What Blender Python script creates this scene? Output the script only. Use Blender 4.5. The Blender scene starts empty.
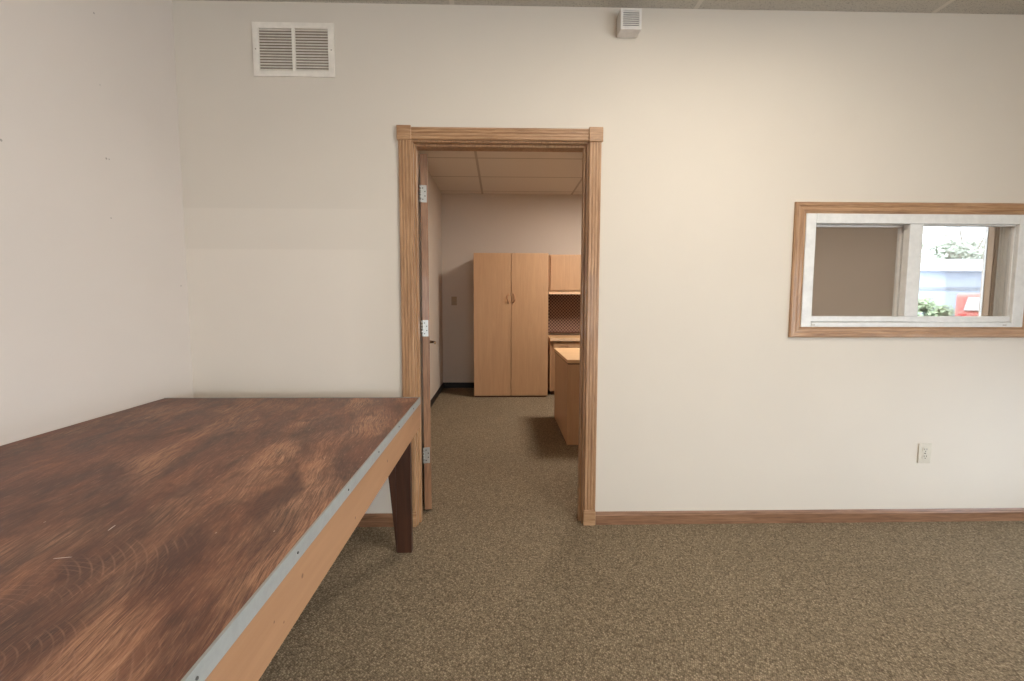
import bpy, bmesh, math, random
from mathutils import Vector, Matrix

random.seed(7)
S = bpy.context.scene
COL = S.collection
R = math.radians

# ------------------------------------------------------------------ helpers
def srgb(r, g, b):
    f = lambda c: (c/255/12.92) if c/255 <= .04045 else ((c/255+.055)/1.055)**2.4
    return (f(r), f(g), f(b), 1.0)

def tag(o, label=None, cat=None, group=None, kind=None):
    if label: o['label'] = label
    if cat: o['category'] = cat
    if group: o['group'] = group
    if kind: o['kind'] = kind
    return o

def empty(name, loc, parent=None):
    o = bpy.data.objects.new(name, None)
    o.empty_display_size = .1
    COL.objects.link(o)
    o.location = loc
    if parent: o.parent = parent
    return o

def world_origin(o):
    v = Vector((0, 0, 0))
    while o:
        v += Vector(o.location); o = o.parent
    return v

class MB:
    """collects shapes in world coordinates and links them as ONE mesh object"""
    def __init__(self): self.bm = bmesh.new()
    def box(self, x0, x1, y0, y1, z0, z1, mi=0):
        v = [self.bm.verts.new(p) for p in ((x0,y0,z0),(x1,y0,z0),(x1,y1,z0),(x0,y1,z0),
                                            (x0,y0,z1),(x1,y0,z1),(x1,y1,z1),(x0,y1,z1))]
        for q in ((3,2,1,0),(4,5,6,7),(0,1,5,4),(1,2,6,5),(2,3,7,6),(3,0,4,7)):
            f = self.bm.faces.new([v[i] for i in q]); f.material_index = mi
        return v
    def prism(self, pts, vec, mi=0):
        """closed polygon pts (3D, planar) swept by vec"""
        vec = Vector(vec)
        a = [self.bm.verts.new(p) for p in pts]
        b = [self.bm.verts.new(Vector(p)+vec) for p in pts]
        n = len(pts)
        fs = [self.bm.faces.new(a[::-1]), self.bm.faces.new(b)]
        for i in range(n):
            fs.append(self.bm.faces.new((a[i], a[(i+1) % n], b[(i+1) % n], b[i])))
        for f in fs: f.material_index = mi
        bmesh.ops.recalc_face_normals(self.bm, faces=fs)
    def cyl(self, p0, p1, r0, r1=None, n=16):
        r1 = r0 if r1 is None else r1
        p0, p1 = Vector(p0), Vector(p1)
        d = (p1-p0).normalized()
        u = d.orthogonal().normalized(); w = d.cross(u)
        A, B = [], []
        for i in range(n):
            t = 2*math.pi*i/n
            k = u*math.cos(t)+w*math.sin(t)
            A.append(self.bm.verts.new(p0+k*r0)); B.append(self.bm.verts.new(p1+k*r1))
        fs = [self.bm.faces.new(A[::-1]), self.bm.faces.new(B)]
        for i in range(n):
            f = self.bm.faces.new((A[i], A[(i+1) % n], B[(i+1) % n], B[i])); f.smooth = True
            fs.append(f)
    def tube(self, pts, r, n=10):
        pts = [Vector(p) for p in pts]
        rings = []
        up = None
        for i, p in enumerate(pts):
            d = (pts[min(i+1, len(pts)-1)]-pts[max(i-1, 0)]).normalized()
            u = d.orthogonal().normalized() if up is None else (up-d*up.dot(d)).normalized()
            up = u
            w = d.cross(u)
            rings.append([self.bm.verts.new(p+(u*math.cos(2*math.pi*k/n)+w*math.sin(2*math.pi*k/n))*r) for k in range(n)])
        for a, b in zip(rings, rings[1:]):
            for k in range(n):
                f = self.bm.faces.new((a[k], a[(k+1) % n], b[(k+1) % n], b[k])); f.smooth = True
        self.bm.faces.new(rings[0][::-1]); self.bm.faces.new(rings[-1])
    def ball(self, c, r, sx=1, sy=1, sz=1, seg=16):
        res = bmesh.ops.create_uvsphere(self.bm, u_segments=seg, v_segments=max(6, seg//2), radius=r)
        for v in res['verts']:
            v.co = Vector((v.co.x*sx, v.co.y*sy, v.co.z*sz))+Vector(c)
            for f in v.link_faces: f.smooth = True
    def wall_y(self, x0, x1, y0, y1, z0, z1, holes):
        """slab normal to Y with rectangular holes (hx0,hx1,hz0,hz1)"""
        xs = sorted({x0, x1, *[h[0] for h in holes], *[h[1] for h in holes]})
        zs = sorted({z0, z1, *[h[2] for h in holes], *[h[3] for h in holes]})
        inside = lambda x, z: not any(h[0] < x < h[1] and h[2] < z < h[3] for h in holes) and x0 < x < x1 and z0 < z < z1
        cell = [[inside((xs[i]+xs[i+1])/2, (zs[j]+zs[j+1])/2) for j in range(len(zs)-1)] for i in range(len(xs)-1)]
        V = {}
        def v(i, j, y):
            k = (i, j, y)
            if k not in V: V[k] = self.bm.verts.new((xs[i], y, zs[j]))
            return V[k]
        g = lambda i, j: 0 <= i < len(xs)-1 and 0 <= j < len(zs)-1 and cell[i][j]
        for i in range(len(xs)-1):
            for j in range(len(zs)-1):
                if not cell[i][j]: continue
                self.bm.faces.new((v(i,j,y0), v(i+1,j,y0), v(i+1,j+1,y0), v(i,j+1,y0)))
                self.bm.faces.new((v(i,j,y1), v(i,j+1,y1), v(i+1,j+1,y1), v(i+1,j,y1)))
                if not g(i-1, j): self.bm.faces.new((v(i,j,y0), v(i,j+1,y0), v(i,j+1,y1), v(i,j,y1)))
                if not g(i+1, j): self.bm.faces.new((v(i+1,j,y0), v(i+1,j,y1), v(i+1,j+1,y1), v(i+1,j+1,y0)))
                if not g(i, j-1): self.bm.faces.new((v(i,j,y0), v(i,j,y1), v(i+1,j,y1), v(i+1,j,y0)))
                if not g(i, j+1): self.bm.faces.new((v(i,j+1,y0), v(i+1,j+1,y0), v(i+1,j+1,y1), v(i,j+1,y1)))
    def build(self, name, mats, parent=None, bevel=0, seg=2, rot=None):
        me = bpy.data.meshes.new(name)
        if parent is not None:
            o0 = world_origin(parent)
        else:
            o0 = Vector((0, 0, 0))
        bmesh.ops.translate(self.bm, vec=-o0, verts=self.bm.verts)
        self.bm.to_mesh(me); self.bm.free()
        for m in (mats if isinstance(mats, (list, tuple)) else [mats]): me.materials.append(m)
        o = bpy.data.objects.new(name, me)
        COL.objects.link(o)
        if parent is not None: o.parent = parent
        if bevel:
            b = o.modifiers.new('bevel', 'BEVEL'); b.width = bevel; b.segments = seg
            b.limit_method = 'ANGLE'; b.angle_limit = R(40)
            b.harden_normals = False
        return o

def struct(o, label=None, cat=None):
    return tag(o, label, cat, kind='structure')

# ------------------------------------------------------------------ materials
class NT:
    def __init__(self, name):
        self.m = bpy.data.materials.new(name); self.m.use_nodes = True
        self.t = self.m.node_tree; self.t.nodes.clear()
        self.out = self.t.nodes.new('ShaderNodeOutputMaterial')
    def n(self, typ, **kw):
        nd = self.t.nodes.new(typ)
        for k, v in kw.items():
            if hasattr(nd, k) and k not in nd.inputs: setattr(nd, k, v)
            else: nd.inputs[k].default_value = v
        return nd
    def l(self, a, b): self.t.links.new(a, b)
    def coord(self, scale=(1,1,1), loc=(0,0,0), rot=(0,0,0)):
        tc = self.n('ShaderNodeTexCoord'); mp = self.n('ShaderNodeMapping')
        mp.inputs['Scale'].default_value = scale; mp.inputs['Location'].default_value = loc
        mp.inputs['Rotation'].default_value = rot
        self.l(tc.outputs['Object'], mp.inputs['Vector'])
        return mp.outputs['Vector']
    def noise(self, vec, scale, detail=4, rough=.55, dist=0):
        nd = self.n('ShaderNodeTexNoise'); nd.inputs['Scale'].default_value = scale
        nd.inputs['Detail'].default_value = detail; nd.inputs['Roughness'].default_value = rough
        nd.inputs['Distortion'].default_value = dist
        self.l(vec, nd.inputs['Vector']); return nd.outputs['Fac']
    def ramp(self, fac, stops):
        nd = self.n('ShaderNodeValToRGB')
        e = nd.color_ramp.elements
        while len(e) > 2: e.remove(e[-1])
        for i, (p, c) in enumerate(stops):
            x = e[i] if i < 2 else e.new(p)
            x.position = p; x.color = c if len(c) == 4 else (*c, 1)
        self.l(fac, nd.inputs['Fac']); return nd.outputs['Color']
    def mix(self, fac, a, b, mode='MIX'):
        nd = self.n('ShaderNodeMix'); nd.data_type = 'RGBA'; nd.blend_type = mode
        for s, v in ((nd.inputs[0], fac), (nd.inputs[6], a), (nd.inputs[7], b)):
            if hasattr(v, 'links'): self.l(v, s)
            else: s.default_value = v
        return nd.outputs[2]
    def math(self, op, a, b=None, c=None):
        nd = self.n('ShaderNodeMath'); nd.operation = op
        for i, v in enumerate((a, b, c)):
            if v is None: continue
            if hasattr(v, 'links'): self.l(v, nd.inputs[i])
            else: nd.inputs[i].default_value = v
        return nd.outputs[0]
    def surf(self, color, rough=.5, metal=0, bump=None, bstr=.1, bdist=.002, spec=.5, coat=0):
        p = self.n('ShaderNodeBsdfPrincipled')
        if hasattr(color, 'links'): self.l(color, p.inputs['Base Color'])
        else: p.inputs['Base Color'].default_value = color
        if hasattr(rough, 'links'): self.l(rough, p.inputs['Roughness'])
        else: p.inputs['Roughness'].default_value = rough
        p.inputs['Metallic'].default_value = metal
        p.inputs['Specular IOR Level'].default_value = spec
        p.inputs['Coat Weight'].default_value = coat
        if bump is not None:
            b = self.n('ShaderNodeBump'); b.inputs['Strength'].default_value = bstr
            b.inputs['Distance'].default_value = bdist
            self.l(bump, b.inputs['Height']); self.l(b.outputs['Normal'], p.inputs['Normal'])
        self.l(p.outputs['BSDF'], self.out.inputs['Surface'])
        return self.m

def plain(name, col, rough=.5, metal=0, var=.06, scale=30, spec=.5, bstr=.03):
    t = NT(name); v = t.coord()
    n = t.noise(v, scale, 3)
    d = tuple(c*(1-var) for c in col[:3])+(1,); l = tuple(min(1, c*(1+var)) for c in col[:3])+(1,)
    return t.surf(t.ramp(n, [(.3, d), (.7, l)]), rough, metal, n, bstr, .001, spec)

def wall_mat(name, col, marks=(), bands=()):
    t = NT(name); v = t.coord()
    n1 = t.noise(v, 1.3, 3); n2 = t.noise(v, 220, 3)
    d = tuple(c*.975 for c in col[:3])+(1,); l = tuple(min(1, c*1.02) for c in col[:3])+(1,)
    c = t.ramp(n1, [(.3, d), (.7, l)])
    tc = t.n('ShaderNodeTexCoord'); sx = t.n('ShaderNodeSeparateXYZ'); t.l(tc.outputs['Object'], sx.inputs[0])
    for (x1, z1, s) in bands:      # slightly paler below a sharp level edge, fading out to the right
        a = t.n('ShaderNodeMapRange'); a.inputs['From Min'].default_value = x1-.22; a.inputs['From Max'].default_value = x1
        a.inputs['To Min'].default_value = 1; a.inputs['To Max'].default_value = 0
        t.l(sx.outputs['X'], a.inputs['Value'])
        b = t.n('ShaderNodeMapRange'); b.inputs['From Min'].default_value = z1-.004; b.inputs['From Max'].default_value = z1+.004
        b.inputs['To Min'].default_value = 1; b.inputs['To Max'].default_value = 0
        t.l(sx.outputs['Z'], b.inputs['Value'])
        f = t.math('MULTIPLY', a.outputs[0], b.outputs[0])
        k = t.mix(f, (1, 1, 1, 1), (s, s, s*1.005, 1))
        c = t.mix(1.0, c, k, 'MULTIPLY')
    for (p, r) in marks:           # nail holes and dents
        vm = t.n('ShaderNodeVectorMath'); vm.operation = 'DISTANCE'
        t.l(tc.outputs['Object'], vm.inputs[0]); vm.inputs[1].default_value = p
        f = t.math('LESS_THAN', vm.outputs['Value'], r*.62)
        f = t.math('MULTIPLY', f, .55)
        c = t.mix(f, c, srgb(105, 90, 80))
    return t.surf(c, .62, 0, n2, .06, .001, .35)

def wood(name, dark, mid, light, axis, rough=.42, fine=1.0, coat=.1, grain=.8, knots=()):
    t = NT(name)
    sc = {'x': (1, 16, 16), 'y': (16, 1, 16), 'z': (16, 16, 1)}[axis]
    v = t.coord(sc)
    n1 = t.noise(v, 3.2*fine, 5, .6, 1.2)
    sc2 = {'x': (2.5, 60, 60), 'y': (60, 2.5, 60), 'z': (60, 60, 2.5)}[axis]
    n2 = t.noise(t.coord(sc2), 5.0*fine, 3, .6)
    c = t.ramp(n1, [(.28, dark), (.5, mid), (.72, light)])
    c2 = t.ramp(n2, [(.35, (.6, .54, .49, 1)), (.55, (1, 1, 1, 1))])
    c = t.mix(.75*grain, c, c2, 'MULTIPLY')
    tc = t.n('ShaderNodeTexCoord')
    for (p, r) in knots:
        vm = t.n('ShaderNodeVectorMath'); vm.operation = 'DISTANCE'
        t.l(tc.outputs['Object'], vm.inputs[0]); vm.inputs[1].default_value = p
        k = t.ramp(t.math('DIVIDE', vm.outputs['Value'], r), [(.5, (.75, .75, .75, 1)), (1.0, (0, 0, 0, 1))])
        c = t.mix(k, c, srgb(84, 54, 36))
    return t.surf(c, rough, 0, n2, .15, .0008, .5, coat)

M = {}
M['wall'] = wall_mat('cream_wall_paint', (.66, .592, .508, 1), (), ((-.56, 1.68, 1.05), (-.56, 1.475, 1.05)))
LM = [((-1.606, 2.023, 2.344), .006), ((-1.606, 2.029, 2.074), .004), ((-1.606, 2.036, 1.789), .007), ((-1.606, 1.62, 1.726), .007),
      ((-1.606, 2.45, 1.286), .006), ((-1.606, 2.04, 1.551), .005), ((-1.606, 2.05, 1.79), .005)]
M['wall_left'] = wall_mat('cream_wall_paint_with_nail_holes', (.66, .588, .525, 1), LM)
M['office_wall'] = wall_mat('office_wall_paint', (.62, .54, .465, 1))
OAK = (srgb(146, 108, 76), srgb(174, 134, 98), srgb(196, 157, 119))
M['oak_v'] = wood('oak_vertical', *OAK, 'z')
M['oak_h'] = wood('oak_horizontal', *OAK, 'x')
M['oak_y'] = wood('oak_lengthwise', *OAK, 'y')
M['base_h'] = wood('baseboard_oak', srgb(112, 78, 54), srgb(138, 100, 73), srgb(158, 120, 92), 'x')
M['base_y'] = wood('baseboard_oak_side', srgb(112, 78, 54), srgb(138, 100, 73), srgb(158, 120, 92), 'y')
M['door_wood'] = wood('door_oak', srgb(120, 84, 58), srgb(146, 106, 75), srgb(164, 122, 90), 'z')
M['leg'] = wood('dark_stained_pine', srgb(52, 29, 19), srgb(66, 38, 25), srgb(80, 48, 32), 'z', .4, .4, .1, .4)
M['apron'] = wood('bare_pine_board', srgb(150, 110, 79), srgb(157, 117, 85), srgb(164, 123, 90), 'y', .55, .3, 0, .12, [((.605, y-1.07, z), r) for y, z, r in ((.909, .672, .006), (.825, .635, .003), (.79, .660, .003), (1.62, .66, .007), (1.25, .63, .005), (2.1, .69, .006))])
M['apron_x'] = wood('bare_pine_board_end', srgb(150, 110, 79), srgb(157, 117, 85), srgb(164, 123, 90), 'x', .55, .3, 0, .12)
M['cove'] = plain('dark_vinyl_base', srgb(24, 18, 15), .6)
M['alu'] = plain('aluminium_edging', (.34, .35, .335, 1), .5, .3, .06, 60)
M['nickel'] = plain('satin_nickel', (.42, .405, .375, 1), .38, .9, .03)
M['bronze'] = plain('aged_bronze', srgb(120, 95, 72), .35, .9)
M['dark'] = plain('dark_void', (.02, .017, .015, 1), .8)
M['hole'] = plain('screw_steel', srgb(84, 80, 76), .4, .6)
M['ventscrew'] = plain('painted_screw', srgb(150, 138, 124), .5)
M['copper'] = plain('copper_pull', srgb(190, 140, 104), .4, .6)
M['switch'] = plain('tan_plastic', srgb(168, 148, 124), .5)
M['speck'] = plain('speckled_wood_jamb', srgb(150, 118, 88), .6, 0, .45, 55)
M['vinyl'] = plain('white_vinyl', (.73, .715, .69, 1), .35)
M['vent'] = plain('painted_vent_metal', (.78, .72, .64, 1), .45)
M['ventdark'] = plain('grille_gap_shade', srgb(96, 88, 84), .9)
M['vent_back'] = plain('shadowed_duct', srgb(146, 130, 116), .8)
M['chime'] = plain('white_plastic', (.72, .68, .64, 1), .4)
M['almond'] = plain('almond_plastic', srgb(205, 196, 180), .4)
M['maple'] = wood('maple_laminate', srgb(186, 146, 110), srgb(193, 153, 116), srgb(199, 159, 121), 'z', .55, .5, 0, .12)
M['maple_edge'] = plain('maple_edge_band', srgb(232, 198, 162), .4)
M['desk_top'] = wood('maple_laminate_top', srgb(212, 170, 124), srgb(220, 180, 134), srgb(226, 188, 144), 'x', .5, .5, 0, .12)
M['kick'] = plain('toe_kick_brown', srgb(92, 58, 40), .5)

def m_carpet():
    t = NT('loop_pile_carpet')
    v = t.coord((1, .8, 1), rot=(0, 0, R(31)))
    vo = t.n('ShaderNodeTexVoronoi'); vo.inputs['Scale'].default_value = 165; vo.inputs['Randomness'].default_value = .62
    t.l(v, vo.inputs['Vector'])
    h = t.ramp(vo.outputs['Distance'], [(.1, (1, 1, 1, 1)), (.75, (0, 0, 0, 1))])
    sep = t.n('ShaderNodeSeparateColor'); t.l(vo.outputs['Color'], sep.inputs[0])
    c = t.ramp(sep.outputs[0], [(.0, srgb(133, 118, 97)), (.5, srgb(153, 137, 114)), (1.0, srgb(178, 161, 136))])
    c = t.mix(.8, c, t.ramp(vo.outputs['Distance'], [(.2, (1, 1, 1, 1)), (.72, (.32, .30, .28, 1))]), 'MULTIPLY')
    big = t.noise(t.coord(), 1.6, 3)
    c = t.mix(.5, c, t.ramp(big, [(.3, (.86, .85, .84, 1)), (.7, (1.0, 1.0, 1.0, 1))]), 'MULTIPLY')
    return t.surf(c, .95, 0, h, .5, .004, .1)
M['carpet'] = m_carpet()

def m_tile(name, col, tile, off, line, linecol, speck):
    t = NT(name); tc = t.n('ShaderNodeTexCoord'); sx = t.n('ShaderNodeSeparateXYZ'); t.l(tc.outputs['Object'], sx.inputs[0])
    fac = None
    for ax, s, o in (('X', tile[0], off[0]), ('Y', tile[1], off[1])):
        m = t.math('MODULO', t.math('ADD', sx.outputs[ax], 100*s-o), s)
        m = t.math('ABSOLUTE', t.math('SUBTRACT', m, s/2))
        f = t.math('GREATER_THAN', m, s/2-line/2)
        fac = f if fac is None else t.math('MAXIMUM', fac, f)
    v = t.coord()
    n = t.noise(v, 160, 4, .7)
    c = t.ramp(n, [(.36, tuple(k*(1-speck) for k in col[:3])+(1,)), (.46, col)])
    c = t.mix(fac, c, linecol)
    return t.surf(c, .9, 0, n, .3, .002, .2)
M['ceil'] = m_tile('speckled_ceiling_tile', (.52, .48, .42, 1), (1.22, .61), (.98, 2.30), .024, (.62, .57, .50, 1), .45)
M['ceil_office'] = m_tile('office_ceiling_tile', (.68, .62, .56, 1), (1.21, .733), (-.243, 6.437), .026, (.46, .40, .34, 1), .05)

def m_tabletop():
    t = NT('worn_stained_tabletop')
    tc = t.n('ShaderNodeTexCoord')
    # wobble the grain so that the strokes wander
    wob = t.n('ShaderNodeTexNoise'); wob.inputs['Scale'].default_value = 2.6; wob.inputs['Detail'].default_value = 2
    t.l(tc.outputs['Object'], wob.inputs['Vector'])
    sc = t.n('ShaderNodeVectorMath'); sc.operation = 'SCALE'; sc.inputs['Scale'].default_value = .07
    t.l(wob.outputs['Color'], sc.inputs[0])
    ad = t.n('ShaderNodeVectorMath'); ad.operation = 'ADD'; t.l(tc.outputs['Object'], ad.inputs[0]); t.l(sc.outputs[0], ad.inputs[1])
    def g(scale, loc=(0, 0, 0), deg=7):
        mp = t.n('ShaderNodeMapping'); mp.inputs['Scale'].default_value = scale; mp.inputs['Location'].default_value = loc
        rt = t.n('ShaderNodeMapping'); rt.inputs['Rotation'].default_value = (0, 0, R(-deg))
        t.l(ad.outputs[0], rt.inputs['Vector']); t.l(rt.outputs[0], mp.inputs['Vector']); return mp.outputs['Vector']
    a = t.noise(g((6.5, 1.7, 1)), 1.5, 9, .68, .3)
    base = t.ramp(a, [(.30, srgb(70, 46, 38)), (.44, srgb(100, 66, 52)), (.57, srgb(126, 84, 65)), (.70, srgb(172, 121, 92))])
    patch = t.noise(g((3.4, 1.5, 1), (3, 1, 0)), 1.5, 6, .62, .3)
    streak = t.noise(g((120, 5.0, 1), (0, 0, 0), 10), 2.0, 6, .75)
    def blobs(val, spots):
        for (bx, by, rx, ry, rot, amt) in spots:
            mp = t.n('ShaderNodeMapping'); mp.vector_type = 'TEXTURE'; mp.inputs['Location'].default_value = (bx, by, .747)
            mp.inputs['Rotation'].default_value = (0, 0, R(rot)); mp.inputs['Scale'].default_value = (rx, ry, 1)
            t.l(ad.outputs[0], mp.inputs['Vector'])
            ln_ = t.n('ShaderNodeVectorMath'); ln_.operation = 'LENGTH'; t.l(mp.outputs[0], ln_.inputs[0])
            k = t.math('MAXIMUM', t.math('SUBTRACT', 1.0, ln_.outputs['Value']), 0.0)
            val = t.math('ADD', val, t.math('MULTIPLY', k, amt))
        return val
    patch = blobs(patch, ((.36, .31, .10, .30, 12, .22), (.02, .36, .07, .26, 16, .2), (.52, .20, .08, .28, 8, .22), (.64, -.30, .07, .30, 6, .26), (.47, -.42, .10, .22, 10, .2), (.55, .75, .10, .35, 8, .15), (-.30, .45, .35, .7, 0, -.14), (-.35, -.1, .3, .5, 0, -.12)))
    pm = t.ramp(patch, [(.47, (0, 0, 0, 1)), (.66, (1, 1, 1, 1))])
    f = t.math('MULTIPLY', pm, t.ramp(streak, [(.42, (0, 0, 0, 1)), (.60, (1, 1, 1, 1))]))
    c = t.mix(t.math('MULTIPLY', f, .8), base, srgb(204, 154, 120))
    # warm reddish areas where the stain is thick
    rd = t.noise(g((2.4, 1.0, 1), (11, 5, 0)), 1.4, 4, .6)
    c = t.mix(t.ramp(rd, [(.46, (0, 0, 0, 1)), (.66, (.32, .32, .32, 1))]), c, srgb(112, 60, 44), 'MIX')
    gr = t.noise(g((150, 9, 1)), 2.0, 4, .68)
    c = t.mix(.6, c, t.ramp(gr, [(.36, (.62, .57, .54, 1)), (.56, (1, 1, 1, 1))]), 'MULTIPLY')
    gr2 = t.noise(g((150, 9, 1), (5, 5, 0)), 2.2, 4, .7)
    c = t.mix(t.math('MULTIPLY', t.ramp(gr2, [(.57, (0, 0, 0, 1)), (.70, (1, 1, 1, 1))]), .42), c, srgb(196, 146, 116))
    fn = t.noise(g((330, 14, 1), (2, 9, 0)), 2.0, 3, .7)
    c = t.mix(.7, c, t.ramp(fn, [(.34, (.60, .56, .53, 1)), (.52, (1, 1, 1, 1)), (.70, (1.0, 1.0, 1.0, 1))]), 'MULTIPLY')
    c = t.mix(t.math('MULTIPLY', t.ramp(fn, [(.58, (0, 0, 0, 1)), (.72, (1, 1, 1, 1))]), .38), c, srgb(200, 156, 128))
    st = t.noise(g((4.0, 2.2, 1), (7, 2, 0)), 1.9, 5, .6, .5)
    st = blobs(st, ((.48, .07, .07, .16, 10, .24), (.55, -.37, .03, .06, 0, .3), (.33, -.22, .12, .12, 0, .12)))
    c = t.mix(t.ramp(st, [(.55, (0, 0, 0, 1)), (.70, (.7, .7, .7, 1))]), c, srgb(70, 43, 36))
    # swirl marks left by a scrubbing brush
    for (cx, cy, ring, qx, qy, qr, amt) in ((.11, -.41, 66, .33, -.25, .13, .34), (.21, -.45, 84, .25, -.30, .10, .3), (.30, -.52, 88, .39, -.455, .075, .3), (.60, -.10, 80, .50, .02, .08, .25), (.20, -.70, 70, .50, -.52, .12, .28)):
        vm = t.n('ShaderNodeVectorMath'); vm.operation = 'DISTANCE'
        t.l(tc.outputs['Object'], vm.inputs[0]); vm.inputs[1].default_value = (cx, cy, .747)
        w = t.math('SINE', t.math('MULTIPLY', vm.outputs['Value'], ring*2*math.pi))
        w = t.ramp(w, [(.72, (0, 0, 0, 1)), (.99, (1, 1, 1, 1))])
        vq = t.n('ShaderNodeVectorMath'); vq.operation = 'DISTANCE'
        t.l(tc.outputs['Object'], vq.inputs[0]); vq.inputs[1].default_value = (qx, qy, .747)
        band = t.ramp(t.math('DIVIDE', vq.outputs['Value'], qr), [(.55, (1, 1, 1, 1)), (1.0, (0, 0, 0, 1))])
        brk = t.ramp(t.noise(t.coord((18, 18, 1), (cx*9, cy*5, 0)), 1.0, 4), [(.40, (0, 0, 0, 1)), (.60, (1, 1, 1, 1))])
        c = t.mix(t.math('MULTIPLY', t.math('MULTIPLY', t.math('MULTIPLY', w, band), brk), amt), c, srgb(176, 132, 110))
    vo = t.n('ShaderNodeTexVoronoi'); vo.inputs['Scale'].default_value = 9; t.l(t.coord((2.2, 1, 1), rot=(0, 0, R(35))), vo.inputs['Vector'])
    k = t.math('MULTIPLY', t.math('LESS_THAN', vo.outputs['Distance'], .026), .6)
    c = t.mix(k, c, srgb(216, 194, 176))
    # two short white scratches
    for (x, y, rot, ln) in ((.196, -.105, 100, .013), (.200, -.220, 10, .015)):
        mp = t.n('ShaderNodeMapping'); mp.vector_type = 'TEXTURE'; mp.inputs['Location'].default_value = (x, y, .747)
        mp.inputs['Rotation'].default_value = (0, 0, R(rot)); mp.inputs['Scale'].default_value = (ln, .0012, 1)
        t.l(tc.outputs['Object'], mp.inputs['Vector'])
        ln_ = t.n('ShaderNodeVectorMath'); ln_.operation = 'LENGTH'; t.l(mp.outputs[0], ln_.inputs[0])
        c = t.mix(t.math('MULTIPLY', t.math('LESS_THAN', ln_.outputs['Value'], 1.0), .8), c, srgb(232, 220, 208))
    rgh = t.n('ShaderNodeMapRange'); rgh.inputs['To Min'].default_value = .40; rgh.inputs['To Max'].default_value = .62
    t.l(a, rgh.inputs['Value'])
    return t.surf(c, rgh.outputs[0], 0, gr, .12, .001, .5)
M['tabletop'] = m_tabletop()

def m_tack():
    t = NT('lattice_tackboard_fabric')
    v = t.coord((1, 1, 1), (0, .5, 0))
    ck = t.n('ShaderNodeTexChecker'); ck.inputs['Scale'].default_value = 46
    t.l(v, ck.inputs['Vector'])
    ck.inputs['Color1'].default_value = srgb(150, 122, 104); ck.inputs['Color2'].default_value = srgb(84, 60, 54)
    return t.surf(ck.outputs['Color'], .9)
M['tack'] = m_tack()

def m_glass():
    t = NT('window_glass')
    tr = t.n('ShaderNodeBsdfTransparent'); tr.inputs['Color'].default_value = (.94, .95, .95, 1)
    gl = t.n('ShaderNodeBsdfGlossy'); gl.inputs['Roughness'].default_value = .02
    fr = t.n('ShaderNodeFresnel'); fr.inputs['IOR'].default_value = 1.45
    mx = t.n('ShaderNodeMixShader'); t.l(t.math('MULTIPLY', fr.outputs[0], .35), mx.inputs[0]); t.l(tr.outputs[0], mx.inputs[1]); t.l(gl.outputs[0], mx.inputs[2])
    t.l(mx.outputs[0], t.out.inputs['Surface'])
    return t.m
M['glass'] = m_glass()

def m_emit(name, col, s):
    t = NT(name); e = t.n('ShaderNodeEmission'); e.inputs['Color'].default_value = col; e.inputs['Strength'].default_value = s
    t.l(e.outputs[0], t.out.inputs['Surface']); return t.m

# ------------------------------------------------------------------ room constants
XL, XR = -1.606, 3.4            # main room sides
D, DT = 2.5, 2.635               # partition wall front / back
YR = -4.2                       # rear of main room
H = 2.677
HO = 2.655                       # office ceiling
YB = 6.6                        # office far wall
OX0, OX1 = -.80, 7.6            # office sides
DX0, DX1, DZ = -.465, .464, 2.036   # rough door opening
WX0, WX1, WZ0, WZ1 = 1.593, 2.801, 1.078, 1.672
FX0, FX1, FZ0, FZ1 = 5.66, 6.93, .90, 2.40   # far window
BW = [(.8, 2.9, .45, 1.75)]
RW = [(-3.9, -2.5, .45, 1.75), (-2.0, -.35, .45, 1.75), (.5, 2.2, .15, 1.0)]     # windows in the right wall, outside the frame; last, low one added for fill

# ------------------------------------------------------------------ shell
m = MB(); m.box(XL-.1, OX1+.1, YR-.1, YB, -.1, 0); struct(m.build('floor', M['carpet']), 'brown flecked loop pile carpet covering the floor', 'carpet')
m = MB(); m.box(XL-.1, XR+.1, YR-.1, D, H, H+.1); struct(m.build('ceiling', M['ceil']), 'speckled white drop ceiling tiles above the near room', 'ceiling')
m = MB(); m.box(OX0-.1, OX1+.1, DT, YB, HO, HO+.1); struct(m.build('ceiling_office', M['ceil_office']), 'plain drop ceiling panels of the room beyond the doorway', 'ceiling')
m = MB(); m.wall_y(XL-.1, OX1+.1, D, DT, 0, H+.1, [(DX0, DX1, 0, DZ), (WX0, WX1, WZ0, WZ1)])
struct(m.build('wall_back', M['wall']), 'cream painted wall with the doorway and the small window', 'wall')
m = MB(); m.box(XL-.1, XL, YR-.1, D, 0, H); struct(m.build('wall_left', M['wall_left']), 'cream painted wall along the long side of the table', 'wall')
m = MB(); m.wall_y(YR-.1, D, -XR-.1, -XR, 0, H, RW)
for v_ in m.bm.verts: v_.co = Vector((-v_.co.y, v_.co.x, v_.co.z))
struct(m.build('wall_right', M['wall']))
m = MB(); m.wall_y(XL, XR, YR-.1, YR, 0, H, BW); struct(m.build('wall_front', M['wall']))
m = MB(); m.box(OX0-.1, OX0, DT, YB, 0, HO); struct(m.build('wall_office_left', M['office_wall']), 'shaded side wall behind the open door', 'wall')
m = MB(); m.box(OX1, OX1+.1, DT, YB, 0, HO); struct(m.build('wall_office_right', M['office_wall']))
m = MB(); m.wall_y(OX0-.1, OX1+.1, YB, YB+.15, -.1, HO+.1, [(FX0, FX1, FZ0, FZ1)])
struct(m.build('wall_office_back', M['office_wall']), 'beige far wall behind the wardrobe', 'wall')

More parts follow.
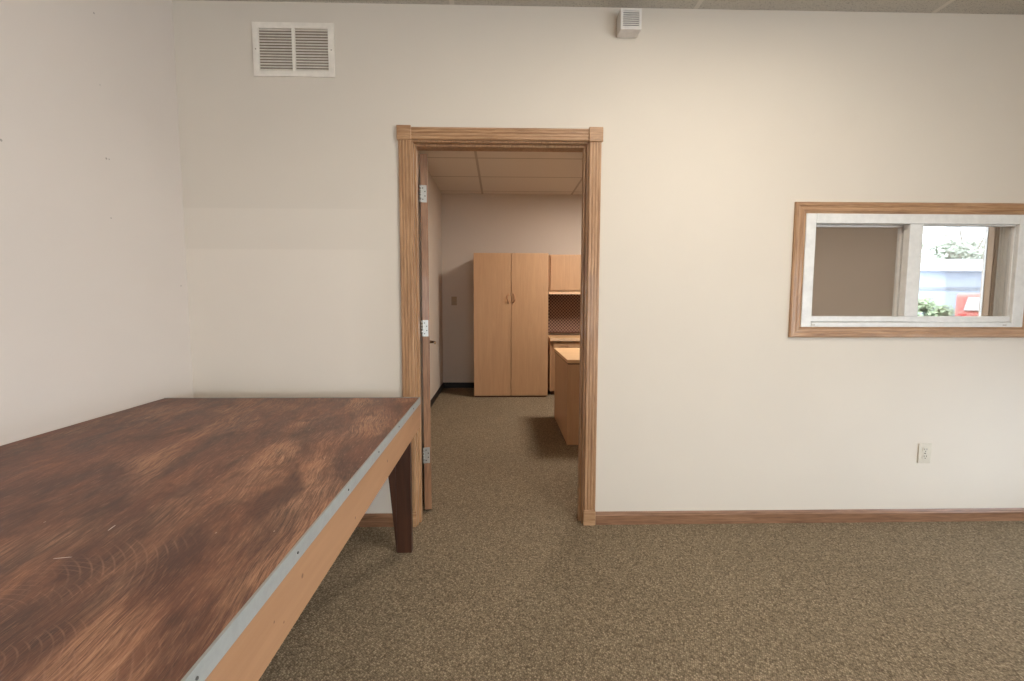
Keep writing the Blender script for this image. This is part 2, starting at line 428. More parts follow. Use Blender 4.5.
# baseboards
def base_profile_x(x0, x1, y, h, name, mat):
    m = MB()
    m.prism([(x0, y, 0), (x0, y-.013, 0), (x0, y-.013, h*.72), (x0, y-.009, h*.80), (x0, y-.009, h*.86), (x0, y-.004, h), (x0, y, h)], (x1-x0, 0, 0))
    return m.build(name, mat)
struct(base_profile_x(.517, XR, D, .07, 'baseboard_back', M['base_h']), 'oak baseboard under the small window', 'baseboard')
struct(base_profile_x(XL, -.521, D, .07, 'baseboard_back', M['base_h']), 'oak baseboard behind the table', 'baseboard')
m = MB(); m.prism([(XL, YR, 0), (XL+.013, YR, 0), (XL+.013, YR, .05), (XL+.004, YR, .07), (XL, YR, .07)], (0, D-.014-YR, 0)); struct(m.build('baseboard_left', M['base_y']))
m = MB(); m.box(OX0, OX0+.008, DT+.01, YB-.008, 0, .075); struct(m.build('baseboard_office_left', M['cove']), 'dark base strip along the side wall beyond the door', 'baseboard')
m = MB(); m.box(OX0, -.36, YB-.008, YB, 0, .075); struct(m.build('baseboard_office_back', M['cove']), 'dark base strip left of the wardrobe', 'baseboard')

# ------------------------------------------------------------------ doorway: frame, casings and leaf
door = struct(empty('door_1', (0, D, 0)), 'open oak door standing in its fluted oak frame', 'door')
JX0, JX1, JZ = -.445, .444, 2.016
m = MB()
for x0, x1 in ((DX0, JX0), (JX1, DX1)): m.box(x0, x1, D, DT+.010, 0, DZ)
m.box(JX0, JX1, D, DT+.010, JZ, DZ)
frame = m.build('jamb', M['oak_v'], door, .0015)
m = MB()                                        # stops
m.box(JX0, JX0+.011, D+.035, D+.072, 0, JZ); m.box(JX1-.011, JX1, D+.035, D+.072, 0, JZ); m.box(JX0+.011, JX1-.011, D+.035, D+.072, JZ-.011, JZ)
m.build('door_stop', M['oak_v'], frame, .001)
def flute(w, dpt):
    """cross-section of the fluted casing: list of (across, out)"""
    p = [(0, 0), (0, dpt*.72), (.004, dpt)]
    for c in (w*.25, w*.5, w*.75):
        g = w*.075
        p += [(c-g, dpt), (c-g*.6, dpt-.0032), (c+g*.6, dpt-.0032), (c+g, dpt)]
    return p+[(w-.004, dpt), (w, dpt*.72), (w, 0)]
CD = .017
for x0 in (-.515, .452):
    m = MB(); m.prism([(x0+a, D-b, .084) for a, b in flute(.063, CD)], (0, 0, 2.022-.084)); m.build('side_casing', M['oak_v'], door)
m = MB(); m.prism([(-.449, D-b, 2.024+a) for a, b in flute(.0615, CD)], (.898, 0, 0)); m.build('head_casing', M['oak_h'], door)
for x0 in (-.521, .449):
    m = MB(); m.box(x0, x0+.072, D-.024, D, 2.020, 2.091)
    b = m.build('corner_block', M['oak_h'], door, .003)
    m = MB(); m.cyl((x0+.036, D-.0245, 2.0555), (x0+.036, D-.0215, 2.0555), .027, .024, 24); m.build('rosette', M['oak_h'], b)
for x0 in (-.517, .449):
    m = MB(); m.box(x0, x0+.066, D-.021, D, 0, .086); m.build('plinth_block', M['oak_h'], door, .003)

# the leaf, swung open into the office so that only its hinge edge faces the camera
hx, hy = -.4355, 2.664
ang = math.atan2(.405, 2.66)+R(2.0)              # leaf runs along (-sin, cos)
leaf_dir = Vector((-math.sin(ang), math.cos(ang), 0)); leaf_n = Vector((math.cos(ang), math.sin(ang), 0))
P0 = Vector((hx, hy, 0))
def leaf_box(m, u0, u1, n0, n1, z0, z1):
    pts = [P0+leaf_dir*u+leaf_n*n+Vector((0, 0, z0)) for u, n in ((u0, n0), (u1, n0), (u1, n1), (u0, n1))]
    m.prism(pts, (0, 0, z1-z0))
m = MB(); leaf_box(m, 0, .86, 0, .040, .014, 2.008)
leaf = m.build('door_leaf', M['door_wood'], door, .0015)
for zc in (1.795, 1.06, .335):
    m = MB()
    leaf_box(m, -.0022, -.0002, .002, .033, zc-.046, zc+.046)
    h = m.build('hinge', M['nickel'], leaf, .003)
    m = MB(); k = P0+leaf_dir*-.006+leaf_n*-.003
    for i in range(5):
        z = zc-.046+i*.0186
        m.cyl((k.x, k.y, z), (k.x, k.y, z+.0172), .0055, n=14)
    m.build('knuckle', M['nickel'], h)
    m = MB()
    for dz, n in ((-.03, .012), (-.012, .024), (.012, .024), (.03, .012)):
        c = P0+leaf_dir*-.0022+leaf_n*n+Vector((0, 0, zc+dz)); m.cyl(c, c-leaf_dir*.0012, .0036, n=12)
    m.build('screw', M['hole'], h)
m = MB()
c = P0+leaf_dir*.80+leaf_n*.0402+Vector((0, 0, .915))
m.cyl(c, c+leaf_n*.008, .031, .029, 28)
m.cyl(c+leaf_n*.008, c+leaf_n*.045, .011, .011, 18)
m.tube([c+leaf_n*.045-leaf_dir*.006, c+leaf_n*.060-leaf_dir*.012, c+leaf_n*.066-leaf_dir*.05, c+leaf_n*.064-leaf_dir*.11], .0095, 12)
m.build('lever_handle', M['bronze'], leaf)
m = MB()
c = P0+leaf_dir*.80-leaf_n*.0002+Vector((0, 0, .915))
m.cyl(c, c-leaf_n*.008, .031, .029, 28); m.cyl(c-leaf_n*.008, c-leaf_n*.035, .011, .011, 18)
m.tube([c-leaf_n*.035-leaf_dir*.006, c-leaf_n*.050-leaf_dir*.012, c-leaf_n*.055-leaf_dir*.05, c-leaf_n*.052-leaf_dir*.11], .0095, 12)
m.build('lever_handle', M['bronze'], leaf)

# ------------------------------------------------------------------ the small sliding window in the partition
def ring(m, x0, x1, z0, z1, bl, br, bb, bt, y0, y1):
    m.box(x0, x0+bl, y0, y1, z0, z1); m.box(x1-br, x1, y0, y1, z0, z1)
    m.box(x0+bl, x1-br, y0, y1, z0, z0+bb); m.box(x0+bl, x1-br, y0, y1, z1-bt, z1)
win = struct(empty('window_1', ((WX0+WX1)/2, D, WZ0)), 'white sliding window in an oak casing on the cream wall', 'window')
# mitred oak casing with a stepped profile
cw = .058
prof = [(0, 0), (0, .012), (.006, .016), (.018, .016), (.022, .012), (.030, .012), (.034, .015), (.046, .015), (.05, .011), (cw, .009), (cw, 0)]
ox0, ox1, oz0, oz1 = WX0-cw, WX1+cw, WZ0-cw+.003, WZ1+cw
def mitre(corner_a, corner_b, ina, inb, mat):
    """one casing side between two outer corners; ina / inb are inward unit diagonals"""
    m = MB()
    A = [m.bm.verts.new((corner_a[0]+ina[0]*a, D-b, corner_a[1]+ina[1]*a)) for a, b in prof]
    B = [m.bm.verts.new((corner_b[0]+inb[0]*a, D-b, corner_b[1]+inb[1]*a)) for a, b in prof]
    n = len(prof); fs = [m.bm.faces.new(A[::-1]), m.bm.faces.new(B)]
    for i in range(n): fs.append(m.bm.faces.new((A[i], A[(i+1) % n], B[(i+1) % n], B[i])))
    bmesh.ops.recalc_face_normals(m.bm, faces=fs)
    return m.build('casing', mat, win)
mitre((ox0, oz0), (ox0, oz1), (1, 1), (1, -1), M['oak_v']); mitre((ox1, oz0), (ox1, oz1), (-1, 1), (-1, -1), M['oak_v'])
mitre((ox0, oz0), (ox1, oz0), (1, 1), (-1, 1), M['oak_h']); mitre((ox0, oz1), (ox1, oz1), (1, -1), (-1, -1), M['oak_h'])
m = MB()
e = .0008
ring(m, WX0+e, WX1-e, WZ0+e, WZ1-e, .054, .062, .026, .050, D-.014, D+.085)
vf = m.build('vinyl_frame', M['vinyl'], win, .003)
m = MB()
for yy in (D+.036, D+.060, D+.078): m.box(WX1-.0685, WX1-.0622, yy, yy+.004, WZ0+.059, WZ1-.051)
m.build('track_rib', M['vinyl'], vf)
m = MB(); m.box(WX0+.055, WX0+.075, D-.0148, D-.0138, WZ0+.010, WZ0+.014); m.box(WX1-.11, WX1-.09, D-.0148, D-.0138, WZ0+.010, WZ0+.014)
m.build('weep_slot', M['ventscrew'], vf)
m = MB(); m.box(WX0+.0555, WX1-.0635, D-.006, D+.034, WZ0+.0295, WZ0+.058); m.build('bottom_rail', M['vinyl'], vf, .002)
m = MB(); ring(m, WX0+.0555, 2.226, WZ0+.0275, WZ1-.0515, .006, .072, .030, .008, D+.046, D+.074)
s = m.build('sash', M['vinyl'], win, .002)
m = MB(); m.box(1.653, 2.156, D+.058, D+.062, WZ0+.056, WZ1-.058); m.build('pane', M['glass'], s)
m = MB(); m.box(2.151, 2.224, D-.010, D+.030, WZ0+.0585, WZ1-.0505); m.box(2.2245, WX1-.0635, D+.004, D+.028, WZ1-.058, WZ1-.0505); m.box(WX1-.071, WX1-.0635, D+.004, D+.028, WZ0+.0585, WZ1-.0585)
s = m.build('sash', M['vinyl'], win, .002)
m = MB(); m.box(2.2235, WX1-.070, D+.012, D+.016, WZ0+.0575, WZ1-.0575); m.build('pane', M['glass'], s)

# ------------------------------------------------------------------ far window of the office
fw = struct(empty('window_2', ((FX0+FX1)/2, YB, FZ0)), 'daylit window of the far room seen through the small window', 'window')
m = MB(); ring(m, FX0+.0005, FX1-.0005, FZ0+.0005, FZ1-.0005, .016, .016, .02, .016, YB-.002, YB+.10); m.build('jamb_liner', M['speck'], fw)
m = MB(); ring(m, FX0+.017, FX1-.017, FZ0+.021, FZ1-.017, .012, .006, .02, .012, YB+.085, YB+.115); f = m.build('window_frame', M['vinyl'], fw, .002)
m = MB(); m.box(FX0+.028, FX1-.022, YB+.095, YB+.10, FZ0+.04, FZ1-.028); m.build('pane', M['glass'], f)
for x0, x1, z0, z1 in ((FX0-.065, FX0-.0005, FZ0-.065, FZ1+.065), (FX1+.0005, FX1+.085, FZ0-.065, FZ1+.065), (FX0, FX1, FZ1+.0005, FZ1+.065), (FX0, FX1, FZ0-.065, FZ0-.0005)):
    m = MB(); m.box(x0, x1, YB-.018, YB-.0005, z0, z1); m.build('casing', M['speck'], fw, .003)

# rear windows behind the viewer (daylight source)
for i, (x0, x1, z0, z1) in enumerate(BW):
    w = struct(empty('window_%d' % (i+3), ((x0+x1)/2, YR, z0)))
    m = MB(); ring(m, x0, x1, z0, z1, .05, .05, .05, .05, YR-.09, YR-.02); m.box((x0+x1)/2-.02, (x0+x1)/2+.02, YR-.08, YR-.03, z0+.05, z1-.05)
    f = m.build('window_frame', M['vinyl'], w, .003)
    m = MB(); m.box(x0+.05, x1-.05, YR-.06, YR-.055, z0+.05, z1-.05); m.build('pane', M['glass'], f)

for i, (y0, y1, z0, z1) in enumerate(RW):  # the low one is made up to let in cool fill
    w = struct(empty('window_%d' % (i+4), (XR, (y0+y1)/2, z0)))
    m = MB()
    ring(m, y0, y1, z0, z1, .05, .05, .05, .05, -XR-.09, -XR-.02)
    for v_ in m.bm.verts: v_.co = Vector((-v_.co.y, v_.co.x, v_.co.z))
    f = m.build('window_frame', M['vinyl'], w, .003)
    m = MB(); m.box(XR+.055, XR+.06, y0+.05, y1-.05, z0+.05, z1-.05); m.build('pane', M['glass'], f)

# ------------------------------------------------------------------ table
TX0, TX1, TY0, TY1, TZ = -1.604, -.388, -.15, 2.288, .747
table = empty('work_table', ((TX0+TX1)/2, 1.07, 0))
tag(table, 'long wide work table with a worn brown stained top and metal edging', 'table')
m = MB(); m.box(TX0, TX1-.003, TY0, TY1-.003, TZ-.022, TZ); m.build('tabletop', M['tabletop'], table)
# angle edging: face strip with a thin lip over the top
m = MB()
m.prism([(TX1, TY0, TZ-.030), (TX1, TY0, TZ+.0015), (TX1-.005, TY0, TZ+.0015), (TX1-.005, TY0, TZ+.0002), (TX1-.0022, TY0, TZ+.0002), (TX1-.0022, TY0, TZ-.030)], (0, TY1-TY0, 0))
es = m.build('edge_strip', M['alu'], table)
for i in range(8):
    y = TY0+.12+i*.305
    for dz in (.0,):
        m = MB(); m.cyl((TX1, y, TZ-.014), (TX1+.0016, y, TZ-.014), .0026, .0022, 12); m.build('screw', M['hole'], es)
m = MB()
m.prism([(TX0, TY1, TZ-.030), (TX0, TY1, TZ+.0015), (TX0, TY1-.007, TZ+.0015), (TX0, TY1-.007, TZ+.0002), (TX0, TY1-.0022, TZ+.0002), (TX0, TY1-.0022, TZ-.030)], (TX1-TX0-.0025, 0, 0))
m.build('edge_strip', M['alu'], table)
AZ0, AZ1 = .600, TZ-.022
m = MB(); m.box(TX1-.026, TX1-.003, TY0, TY1-.004, AZ0, AZ1-.001); m.build('apron', M['apron'], table, .002)
m = MB(); m.box(TX0+.002, TX0+.026, TY0, TY1-.004, AZ0, AZ1-.001); m.build('apron', M['apron'], table, .002)
for y0 in (TY1-.028, TY0+.001):
    m = MB(); m.box(TX0+.027, TX1-.027, y0, y0+.023, AZ0, AZ1-.001); m.build('apron', M['apron_x'], table, .002)
def leg(x, y, sx, sy):
    """post with a tapered gusset board; sx, sy point inwards"""
    m = MB()
    a = (x, y)
    m.box(min(x, x+sx*.070), max(x, x+sx*.070), min(y, y+sy*.038), max(y, y+sy*.038), 0, AZ1-.002)
    yy = y+sy*.020
    m.prism([(x+sx*.0705, yy, AZ1-.002), (x+sx*.125, yy, AZ1-.002), (x+sx*.122, yy, .56), (x+sx*.073, yy, .003), (x+sx*.0705, yy, .003)], (0, sy*.017 if sy > 0 else -.017, 0))
    return m.build('leg', M['leg'], table, .002)
leg(TX1-.040, TY1-.032, -1, -1); leg(TX0+.040, TY1-.032, 1, -1)
leg(TX1-.030, TY0+.060, -1, 1); leg(TX0+.030, TY0+.060, 1, 1)

# ------------------------------------------------------------------ return air grille
GX0, GX1, GZ0, GZ1 = -1.221, -.823, 2.322, 2.577
g = tag(empty('air_vent', ((GX0+GX1)/2, D, GZ0)), 'cream louvred air vent high on the wall left of the doorway', 'vent')
m = MB(); ring(m, GX0, GX1, GZ0, GZ1, .030, .030, .027, .027, D-.010, D-.0005); mid = (GX0+GX1)/2
m.box(mid-.008, mid+.008, D-.010, D-.0005, GZ0+.027, GZ1-.027)
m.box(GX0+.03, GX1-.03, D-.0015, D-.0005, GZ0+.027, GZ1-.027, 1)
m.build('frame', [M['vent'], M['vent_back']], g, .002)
for x0, x1 in ((GX0+.030, mid-.008), (mid+.008, GX1-.030)):
    m = MB(); n = 15; p = (GZ1-GZ0-.054)/n
    for i in range(n):
        z = GZ0+.027+i*p
        m.prism([(x0, D-.0095, z+.0005), (x0, D-.0087, z+.0005), (x0, D-.002, z+p*.80), (x0, D-.0028, z+p*.80)], (x1-x0, 0, 0))
    m.build('louvre_bank', M['vent'], g)
for x in (GX0+.014, GX1-.014):
    m = MB(); m.cyl((x, D-.010, (GZ0+GZ1)/2), (x, D-.0112, (GZ0+GZ1)/2), .0032, n=12); m.build('screw', M['ventscrew'], g)

# ------------------------------------------------------------------ louvred chime box by the ceiling
CX0, CX1, CZ0, CZ1, CY = .583, .686, 2.531, 2.628, D-.078
c = tag(empty('door_chime', ((CX0+CX1)/2, D, CZ0)), 'small white louvred box fixed on the wall just under the ceiling', 'chime box')
m = MB(); m.box(CX0, CX1, CY+.006, D-.0005, CZ0, CZ1); m.build('housing', M['chime'], c, .003)
m = MB(); ring(m, CX0, CX1, CZ0, CZ1, .012, .012, .011, .010, CY-.004, CY+.0055); m.build('front_frame', M['chime'], c, .0015)
m = MB(); n = 8; p = (CZ1-CZ0-.021)/n
for i in range(n):
    z = CZ0+.011+i*p
    m.prism([(CX0+.012, CY-.003, z+p*.1), (CX0+.012, CY-.003, z+p*.62), (CX0+.012, CY+.004, z+p*.9), (CX0+.012, CY+.004, z+p*.38)], (CX1-CX0-.024, 0, 0))
m.build('louvre_bank', M['chime'], c)
m = MB(); m.box(CX0+.011, CX1-.011, CY+.0045, CY+.0058, CZ0+.010, CZ1-.010); m.build('slat_gap_shade_sheet', M['ventdark'], c)  # dark sheet coloured in for the shade between the slats

# ------------------------------------------------------------------ outlet and switch
def outlet(x0, x1, z0, z1):
    o = tag(empty('wall_outlet', ((x0+x1)/2, D, z0)), 'almond duplex power outlet low on the wall under the small window', 'outlet')
    m = MB(); m.box(x0, x1, D-.006, D-.0003, z0, z1); m.build('cover_plate', M['almond'], o, .003)
    cx, cz = (x0+x1)/2, (z0+z1)/2
    for s in (-1, 1):
        zc = cz+s*.0195
        m = MB(); m.prism([(cx+.0165*math.cos(t*math.pi/12)*1.02, D-.0058, zc+max(-.0135, min(.0135, .0175*math.sin(t*math.pi/12)))) for t in range(24)], (0, -.0028, 0))
        rc = m.build('receptacle', M['almond'], o)
        m = MB()
        m.box(cx-.0075, cx-.0050, D-.0089, D-.0086, zc-.001, zc+.008); m.box(cx+.0050, cx+.0075, D-.0089, D-.0086, zc-.001, zc+.008)
        m.cyl((cx, D-.0086, zc-.0075), (cx, D-.0089, zc-.0075), .0026, n=12)
        m.build('slot', M['dark'], rc)
    m = MB(); m.cyl((cx, D-.006, cz), (cx, D-.0072, cz), .0034, n=12); m.build('screw', M['hole'], o)
outlet(2.290, 2.3625, .330, .4425)
x0, x1, z0, z1 = -.675, -.60, 1.15, 1.27
o = tag(empty('light_switch', ((x0+x1)/2, YB, z0)), 'beige light switch on the shaded wall left of the wardrobe', 'switch')
m = MB(); m.box(x0, x1, YB-.006, YB-.0003, z0, z1); m.build('cover_plate', M['switch'], o, .002)
m = MB(); m.prism([(-.6425, YB-.006, 1.198), (-.6425, YB-.016, 1.214), (-.6425, YB-.014, 1.220), (-.6425, YB-.006, 1.222)], (.010, 0, 0)); m.build('toggle', M['switch'], o)

# ------------------------------------------------------------------ wardrobe
WA, WB_, WY, WZ = -.331, .597, 5.93, 1.800
w = tag(empty('wardrobe', ((WA+WB_)/2, (WY+YB)/2, 0)), 'tall maple two-door storage wardrobe seen through the doorway', 'wardrobe')
m = MB(); m.box(WA, WB_, WY+.021, YB-.012, .022, WZ); m.build('body', M['maple'], w, .002)
m = MB(); m.box(WA+.005, WB_-.02, WY+.016, YB-.03, 0, .0215); m.build('toe_kick', M['kick'], w)
mx = (WA+WB_)/2
for x0, x1, hxx in ((WA+.001, mx-.003, .094), (mx+.003, WB_-.001, .172)):
    m = MB(); m.box(x0, x1, WY, WY+.020, .020, WZ-.001); d = m.build('door', M['maple'], w, .0025)
    s = -1 if hxx < mx else 1
    m = MB()
    pts = []
    for k in range(11):
        t = k/10; pts.append((hxx+s*(-.012+.024*math.sin(math.pi*t)), WY-.001-.026*math.sin(math.pi*t), 1.185+.115*t))
    m.tube(pts, .0055, 10); m.build('handle', M['copper'], d)

# ------------------------------------------------------------------ overhead cabinet, tackboard and credenza
HX0, HX1 = .632, 2.30
o = tag(empty('overhead_cabinet', ((HX0+HX1)/2, YB-.2, 1.335)), 'maple overhead cabinet on the wall right of the wardrobe', 'cabinet')
m = MB(); m.box(HX0, HX1, 6.221, YB-.004, 1.335, 1.812); m.box(HX0, HX1, 6.205, 6.2205, 1.335, 1.345); m.build('body', M['maple'], o, .002)
dw = .39
for i in range(4):
    m = MB(); m.box(HX0+.018+i*(dw+.024), HX0+.018+i*(dw+.024)+dw, 6.2, 6.2205, 1.352, 1.800); m.build('door', M['maple'], o, .002)
m = MB(); m.box(HX0, HX1, 6.204, 6.2205, 1.300, 1.330); m.build('light_valance', M['maple_edge'], o)
t = tag(empty('tackboard', ((HX0+HX1)/2, YB, .76)), 'dark lattice patterned tackboard panel below the overhead cabinet', 'tackboard')
m = MB(); m.box(HX0+.003, HX1-.003, YB-.028, YB-.004, .79, 1.332); m.build('fabric_panel', M['tack'], t, .003)
m = MB(); m.box(HX0+.003, HX1-.003, YB-.032, YB-.004, .768, .789); m.build('bottom_rail', M['kick'], t, .002)
cz = tag(empty('credenza', ((HX0+HX1)/2, 6.3, 0)), 'maple credenza with drawers standing right of the wardrobe', 'credenza')
m = MB(); m.box(HX0, HX1, 6.03, YB-.033, .705, .740); m.build('worktop', M['desk_top'], cz, .002)
m = MB(); m.box(HX0, HX1, 6.026, 6.0298, .704, .741); m.build('edge_band', M['maple_edge'], cz)
m = MB(); m.box(HX0+.004, HX1-.004, 6.071, YB-.03, .05, .7045); m.build('body', M['maple'], cz, .002)
m = MB(); m.box(HX0+.02, HX1-.02, 6.10, YB-.05, 0, .0495); m.build('toe_kick', M['kick'], cz)
for i in range(4):
    xa = HX0+.045+i*.40; xb = xa+.385
    for za, zb in ((.52, .690), (.07, .510)):
        m = MB(); m.box(xa, xb, 6.052, 6.0705, za, zb); d = m.build('drawer', M['maple'], cz, .002)
        cx = (xa+xb)/2-.045 if i == 0 else (xa+xb)/2
        m = MB(); m.tube([(cx-.05+.01*k, 6.050-.026*math.sin(math.pi*k/10), zb-.045) for k in range(11)], .005, 10); m.build('handle', M['copper'], d)

# ------------------------------------------------------------------ desk
DXA, DXB, DYA, DYB = .553, 2.05, 3.9, 4.9
dk = tag(empty('office_desk', ((DXA+DXB)/2, (DYA+DYB)/2, 0)), 'maple office desk partly hidden by the right side of the doorway', 'desk')
m = MB(); m.box(DXA, DXB, DYA, DYB, .700, .728); m.build('desktop', M['desk_top'], dk, .003)
m = MB(); m.box(DXA+.008, DXB-.008, DYA+.008, DYB-.008, .688, .6995); m.build('top_reveal', M['kick'], dk)
m = MB(); m.box(DXA+.010, DXA+.038, DYA+.04, DYB-.010, .004, .6875); m.build('end_panel', M['maple'], dk, .002)
m = MB(); m.box(DXB-.038, DXB-.010, DYA+.04, DYB-.010, .004, .6875); m.build('end_panel', M['maple'], dk, .002)
m = MB(); m.box(DXA+.006, DXB-.006, DYA+.012, DYA+.0395, .004, .6875); m.build('modesty_panel', M['maple'], dk, .002)

# ------------------------------------------------------------------ ceiling lights
def troffer(x, y, lx, ly, z, col, s, lab, group=None):
    t = tag(empty('ceiling_light', (x, y, z)), lab, 'ceiling light', group)
    m = MB()
    x0, x1, y0, y1 = x-lx/2, x+lx/2, y-ly/2, y+ly/2
    w_ = .025
    m.box(x0, x0+w_, y0, y1, z-.012, z-.001); m.box(x1-w_, x1, y0, y1, z-.012, z-.001)
    m.box(x0+w_, x1-w_, y0, y0+w_, z-.012, z-.001); m.box(x0+w_, x1-w_, y1-w_, y1, z-.012, z-.001)
    m.build('frame', M['vinyl'], t)
    m = MB(); m.box(x0+w_, x1-w_, y0+w_, y1-w_, z-.008, z-.004); m.build('diffuser', m_emit('lit_diffuser', col, s), t)
LM1 = (1.0, .915, .78, 1)
troffer(1.0, 1.22, 1.2, .6, H, LM1, 17, 'lit ceiling panel over the open carpet')
troffer(-.25, -.6, 1.2, .6, H, LM1, 3, 'lit ceiling panel behind the viewer')
troffer(1.38, 4.85, .55, .55, HO, (1.0, .915, .82, 1), 80, 'lit ceiling panel over the office desk')
troffer(4.79, 4.5, .55, .55, HO, (1.0, .91, .80, 1), 42, 'added ceiling panel brightening the wall near the daylit window of the far room')  # unseen panel added to brighten the wall behind the small window

# ------------------------------------------------------------------ outdoors beyond the far window
M['asphalt'] = plain('pale_asphalt', (.28, .29, .31, 1), .9, var=.15, scale=3)
M['siding'] = plain('grey_blue_siding', (.42, .46, .55, 1), .7)
M['roofing'] = plain('white_metal_roof', (.75, .76, .78, 1), .5)
M['trimdark'] = plain('dark_trim', (.26, .28, .33, 1), .6)
M['leaf'] = plain('leaf_green', (.52, .55, .47, 1), .7, var=.2, scale=4)
M['leaf2'] = plain('hedge_green', (.30, .36, .22, 1), .7, var=.25, scale=8)
M['bark'] = plain('tree_bark', (.40, .36, .32, 1), .9)
M['red'] = plain('red_car_paint', (.46, .12, .10, 1), .35)
M['carglass'] = plain('car_glass', (.45, .42, .42, 1), .1)
M['tyre'] = plain('tyre_rubber', (.03, .03, .03, 1), .8)
M['lens'] = plain('red_lamp_lens', (.45, .04, .04, 1), .2)
m = MB(); m.box(-40, 90, YB+.16, 90, -.25, -.10); struct(m.build('ground', M['asphalt']), 'pale paved yard outside the far window', 'ground')
# low building
bx0, bx1, by0, by1 = 14.5, 44, 27, 35
b = tag(empty('garage', ((bx0+bx1)/2, by0, -.1)), 'long low grey blue garage with a white roof across the yard', 'garage')
m = MB(); m.box(bx0, bx1, by0, by1, -.1, 3.0); m.build('wall', M['siding'], b)
m = MB(); m.prism([(bx0-.4, by0-.5, 2.95), (bx0-.4, by0-.5, 3.15), (bx0-.4, (by0+by1)/2, 4.0), (bx0-.4, by1+.5, 3.15), (bx0-.4, by1+.5, 2.95)], (bx1-bx0+.8, 0, 0)); m.build('roof', M['roofing'], b)
m = MB(); m.box(bx0-.02, bx1+.02, by0-.06, by0-.001, 1.86, 2.05); m.build('trim_band', M['trimdark'], b)
# red car
def car(x, y):
    c = tag(empty('car', (x, y, -.1)), 'red car parked in the yard outside the far window', 'car')
    W, L = 1.75, 4.3
    z = -.1
    pr = [(0, .32), (0, .95), (.08, 1.02), (.35, 1.48), (.6, 1.56), (1.9, 1.58), (2.35, 1.50), (3.0, 1.04), (4.1, .90), (4.3, .72), (4.3, .32)]
    m = MB(); m.prism([(x-W/2, y+a, z+h) for a, h in pr], (W, 0, 0)); m.build('body', M['red'], c, .07, 3)
    m = MB(); m.prism([(x-W/2+.18, y+.02+.0, z+1.05), (x+W/2-.18, y+.02, z+1.05), (x+W/2-.26, y+.27, z+1.44), (x-W/2+.26, y+.27, z+1.44)], (0, -.02, .012)); m.build('rear_window', M['carglass'], c)
    for s in (-1, 1):
        xs = x+s*(W/2-.004)
        m = MB(); m.prism([(xs, y+.55, z+1.06), (xs, y+2.75, z+1.06), (xs, y+2.3, z+1.42), (xs, y+.75, z+1.46)], (s*.01, 0, 0)); m.build('side_window', M['carglass'], c)
        m = MB(); m.box(x+s*(W/2-.16)-.09, x+s*(W/2-.16)+.09, y-.02, y+.04, z+.62, z+.96); m.build('tail_lamp', M['lens'], c, .01)
        for yy in (.75, 3.45):
            xa, xb = sorted((x+s*(W/2-.2), x+s*(W/2+.01)))
            m = MB(); m.cyl((xa, y+yy, z+.33), (xb, y+yy, z+.33), .33, n=24); m.build('wheel', M['tyre'], c, .02)
    m = MB(); m.box(x-W/2+.03, x+W/2-.03, y-.08, y+.03, z+.36, z+.58); m.build('bumper', M['red'], c, .03)
    c.rotation_euler = (0, 0, R(-45))
car(14.27, 13.38)
def crown(name, mat, parent, c, r, n, size, lump):
    m = MB(); rnd = random.Random(name+str(c))
    cs = [Vector((rnd.gauss(0, .45)*r[0], rnd.gauss(0, .45)*r[1], rnd.gauss(0, .42)*r[2])) for _ in range(lump)]
    for _ in range(n):
        k = rnd.choice(cs); d = Vector((rnd.gauss(0, 1), rnd.gauss(0, 1), rnd.gauss(0, 1)))
        p = Vector(c)+k+Vector((d.x*r[0], d.y*r[1], d.z*r[2]))*.17
        p.z = max(p.z, .0)
        u = Vector((rnd.gauss(0, 1), rnd.gauss(0, 1), rnd.gauss(0, 1))).normalized(); w = u.orthogonal().normalized()
        s = size*rnd.uniform(.6, 1.3)
        vs = [m.bm.verts.new(p+u*s*a+w*s*.5*b2) for a, b2 in ((-1, 0), (0, -1), (1, 0), (0, 1))]
        m.bm.faces.new(vs)
    return m.build(name, mat, parent)
def tree(x, y, h, r, lab, n=1500):
    t = tag(empty('tree', (x, y, -.1)), lab, 'tree', 'trees behind the garage')
    m = MB(); rnd = random.Random(x)
    m.cyl((x, y, -.12), (x+.2, y, h*.55), .28, .14, 12)
    for k in range(7):
        a = rnd.uniform(0, 6.28); q = Vector((x+.1, y, h*(.35+.05*k)))
        m.tube([q, q+Vector((math.cos(a)*r*.4, math.sin(a)*r*.4, h*.14)), q+Vector((math.cos(a)*r*.8, math.sin(a)*r*.8, h*.34))], .07, 6)
    m.build('trunk', M['bark'], t)
    crown('foliage', M['leaf'], t, (x, y, h*.66), (r, r, h*.36), n, .30, 30)
tree(33, 43, 10, 4.2, 'leafy tree standing behind the white garage roof', 1300)
tree(45.5, 46, 8, 4.2, 'lower bushy tree behind the right end of the garage roof', 2400)
hb = tag(empty('hedge_bush', (18.25, 20.6, -.1)), 'low green bush in the yard left of the red car', 'bush')
crown('foliage', M['leaf2'], hb, (18.25, 20.6, .80), (1.0, .8, .62), 2600, .10, 24)
m = MB(); m.cyl((18.25, 20.6, -.12), (18.25, 20.6, .7), .06, .03, 8)
for a in range(5): m.tube([(18.25, 20.6, .1), (18.25+math.cos(a*1.26)*.5, 20.6+math.sin(a*1.26)*.4, .6)], .025, 6)
m.build('stem', M['bark'], hb)

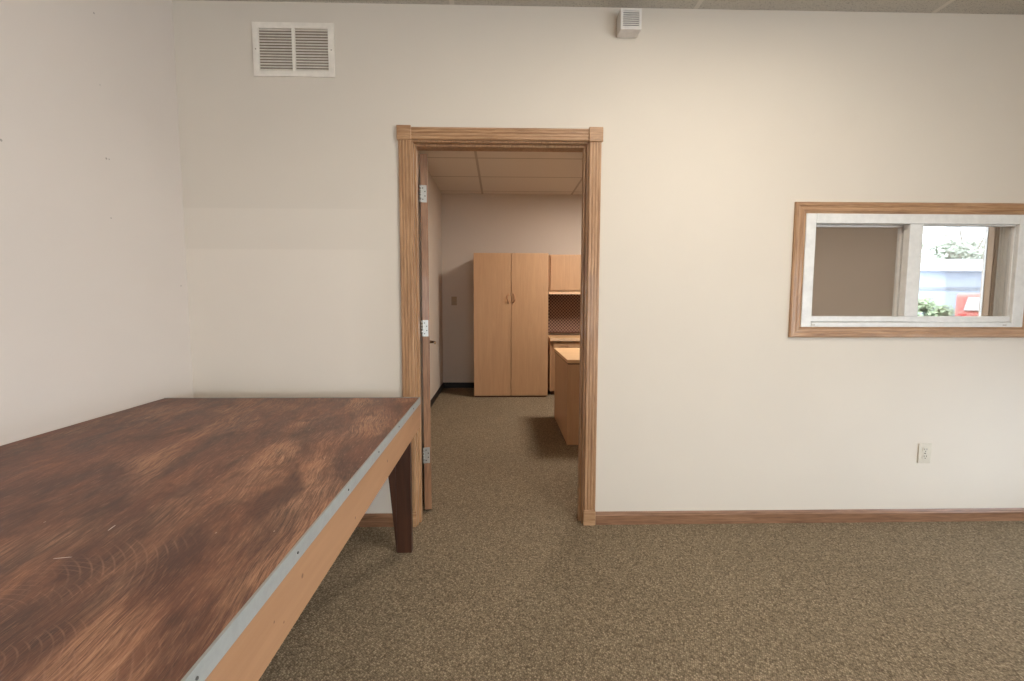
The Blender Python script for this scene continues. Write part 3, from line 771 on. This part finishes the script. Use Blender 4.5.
# ------------------------------------------------------------------ world, camera, view
w = bpy.data.worlds.new('overcast_sky'); S.world = w; w.use_nodes = True
bg = w.node_tree.nodes['Background']; bg.inputs['Color'].default_value = (.88, .94, 1.0, 1); bg.inputs['Strength'].default_value = 8
def daylight(loc, rot, sx, sy, e, col=(.86, .93, 1.0)):
    L = bpy.data.lights.new('window_daylight', 'AREA'); L.shape = 'RECTANGLE'; L.size = sx; L.size_y = sy
    L.color = col; L.energy = e
    o = bpy.data.objects.new('window_daylight', L); COL.objects.link(o); o.location = loc; o.rotation_euler = rot
for (x0, x1, z0, z1) in BW: daylight(((x0+x1)/2, YR-.13, (z0+z1)/2), (R(90), 0, 0), x1-x0-.1, z1-z0-.1, 38)
for (y0, y1, z0, z1) in RW: daylight((XR+.13, (y0+y1)/2, (z0+z1)/2), (R(90), 0, R(90)), y1-y0-.1, z1-z0-.1, 8 if y0 > 0 else 84, (.42, .64, 1.0) if y0 > 0 else (.84, .92, 1.0))  # the low window's bluer lamp is an added fill for the lower wall

f, pi, ya, ro = 476.31, .0833, .0244, .0021
right = Vector((math.cos(ya), -math.sin(ya), 0)); fwd = Vector((math.sin(ya)*math.cos(pi), math.cos(ya)*math.cos(pi), -math.sin(pi)))
up = Vector((math.sin(ya)*math.sin(pi), math.cos(ya)*math.sin(pi), math.cos(pi)))
r2 = right*math.cos(ro)+up*math.sin(ro); u2 = up*math.cos(ro)-right*math.sin(ro)
cd = bpy.data.cameras.new('camera'); cam = bpy.data.objects.new('camera', cd); COL.objects.link(cam)
cd.sensor_width = 36; cd.lens = 36*f/1024; cd.clip_start = .02; cd.clip_end = 300
mw = Matrix.Identity(4)
for i in range(3):
    mw[i][0] = r2[i]; mw[i][1] = u2[i]; mw[i][2] = -fwd[i]
mw[2][3] = 1.2146
cam.matrix_world = mw
S.camera = cam
S.view_settings.view_transform = 'Standard'; S.view_settings.look = 'None'; S.view_settings.gamma = 1
S.view_settings.exposure = 0; S.view_settings.use_curve_mapping = False
S.cycles.use_denoising = True
S.cycles.max_bounces = 12; S.cycles.diffuse_bounces = 6; S.cycles.transparent_max_bounces = 12
S.cycles.sample_clamp_indirect = 6
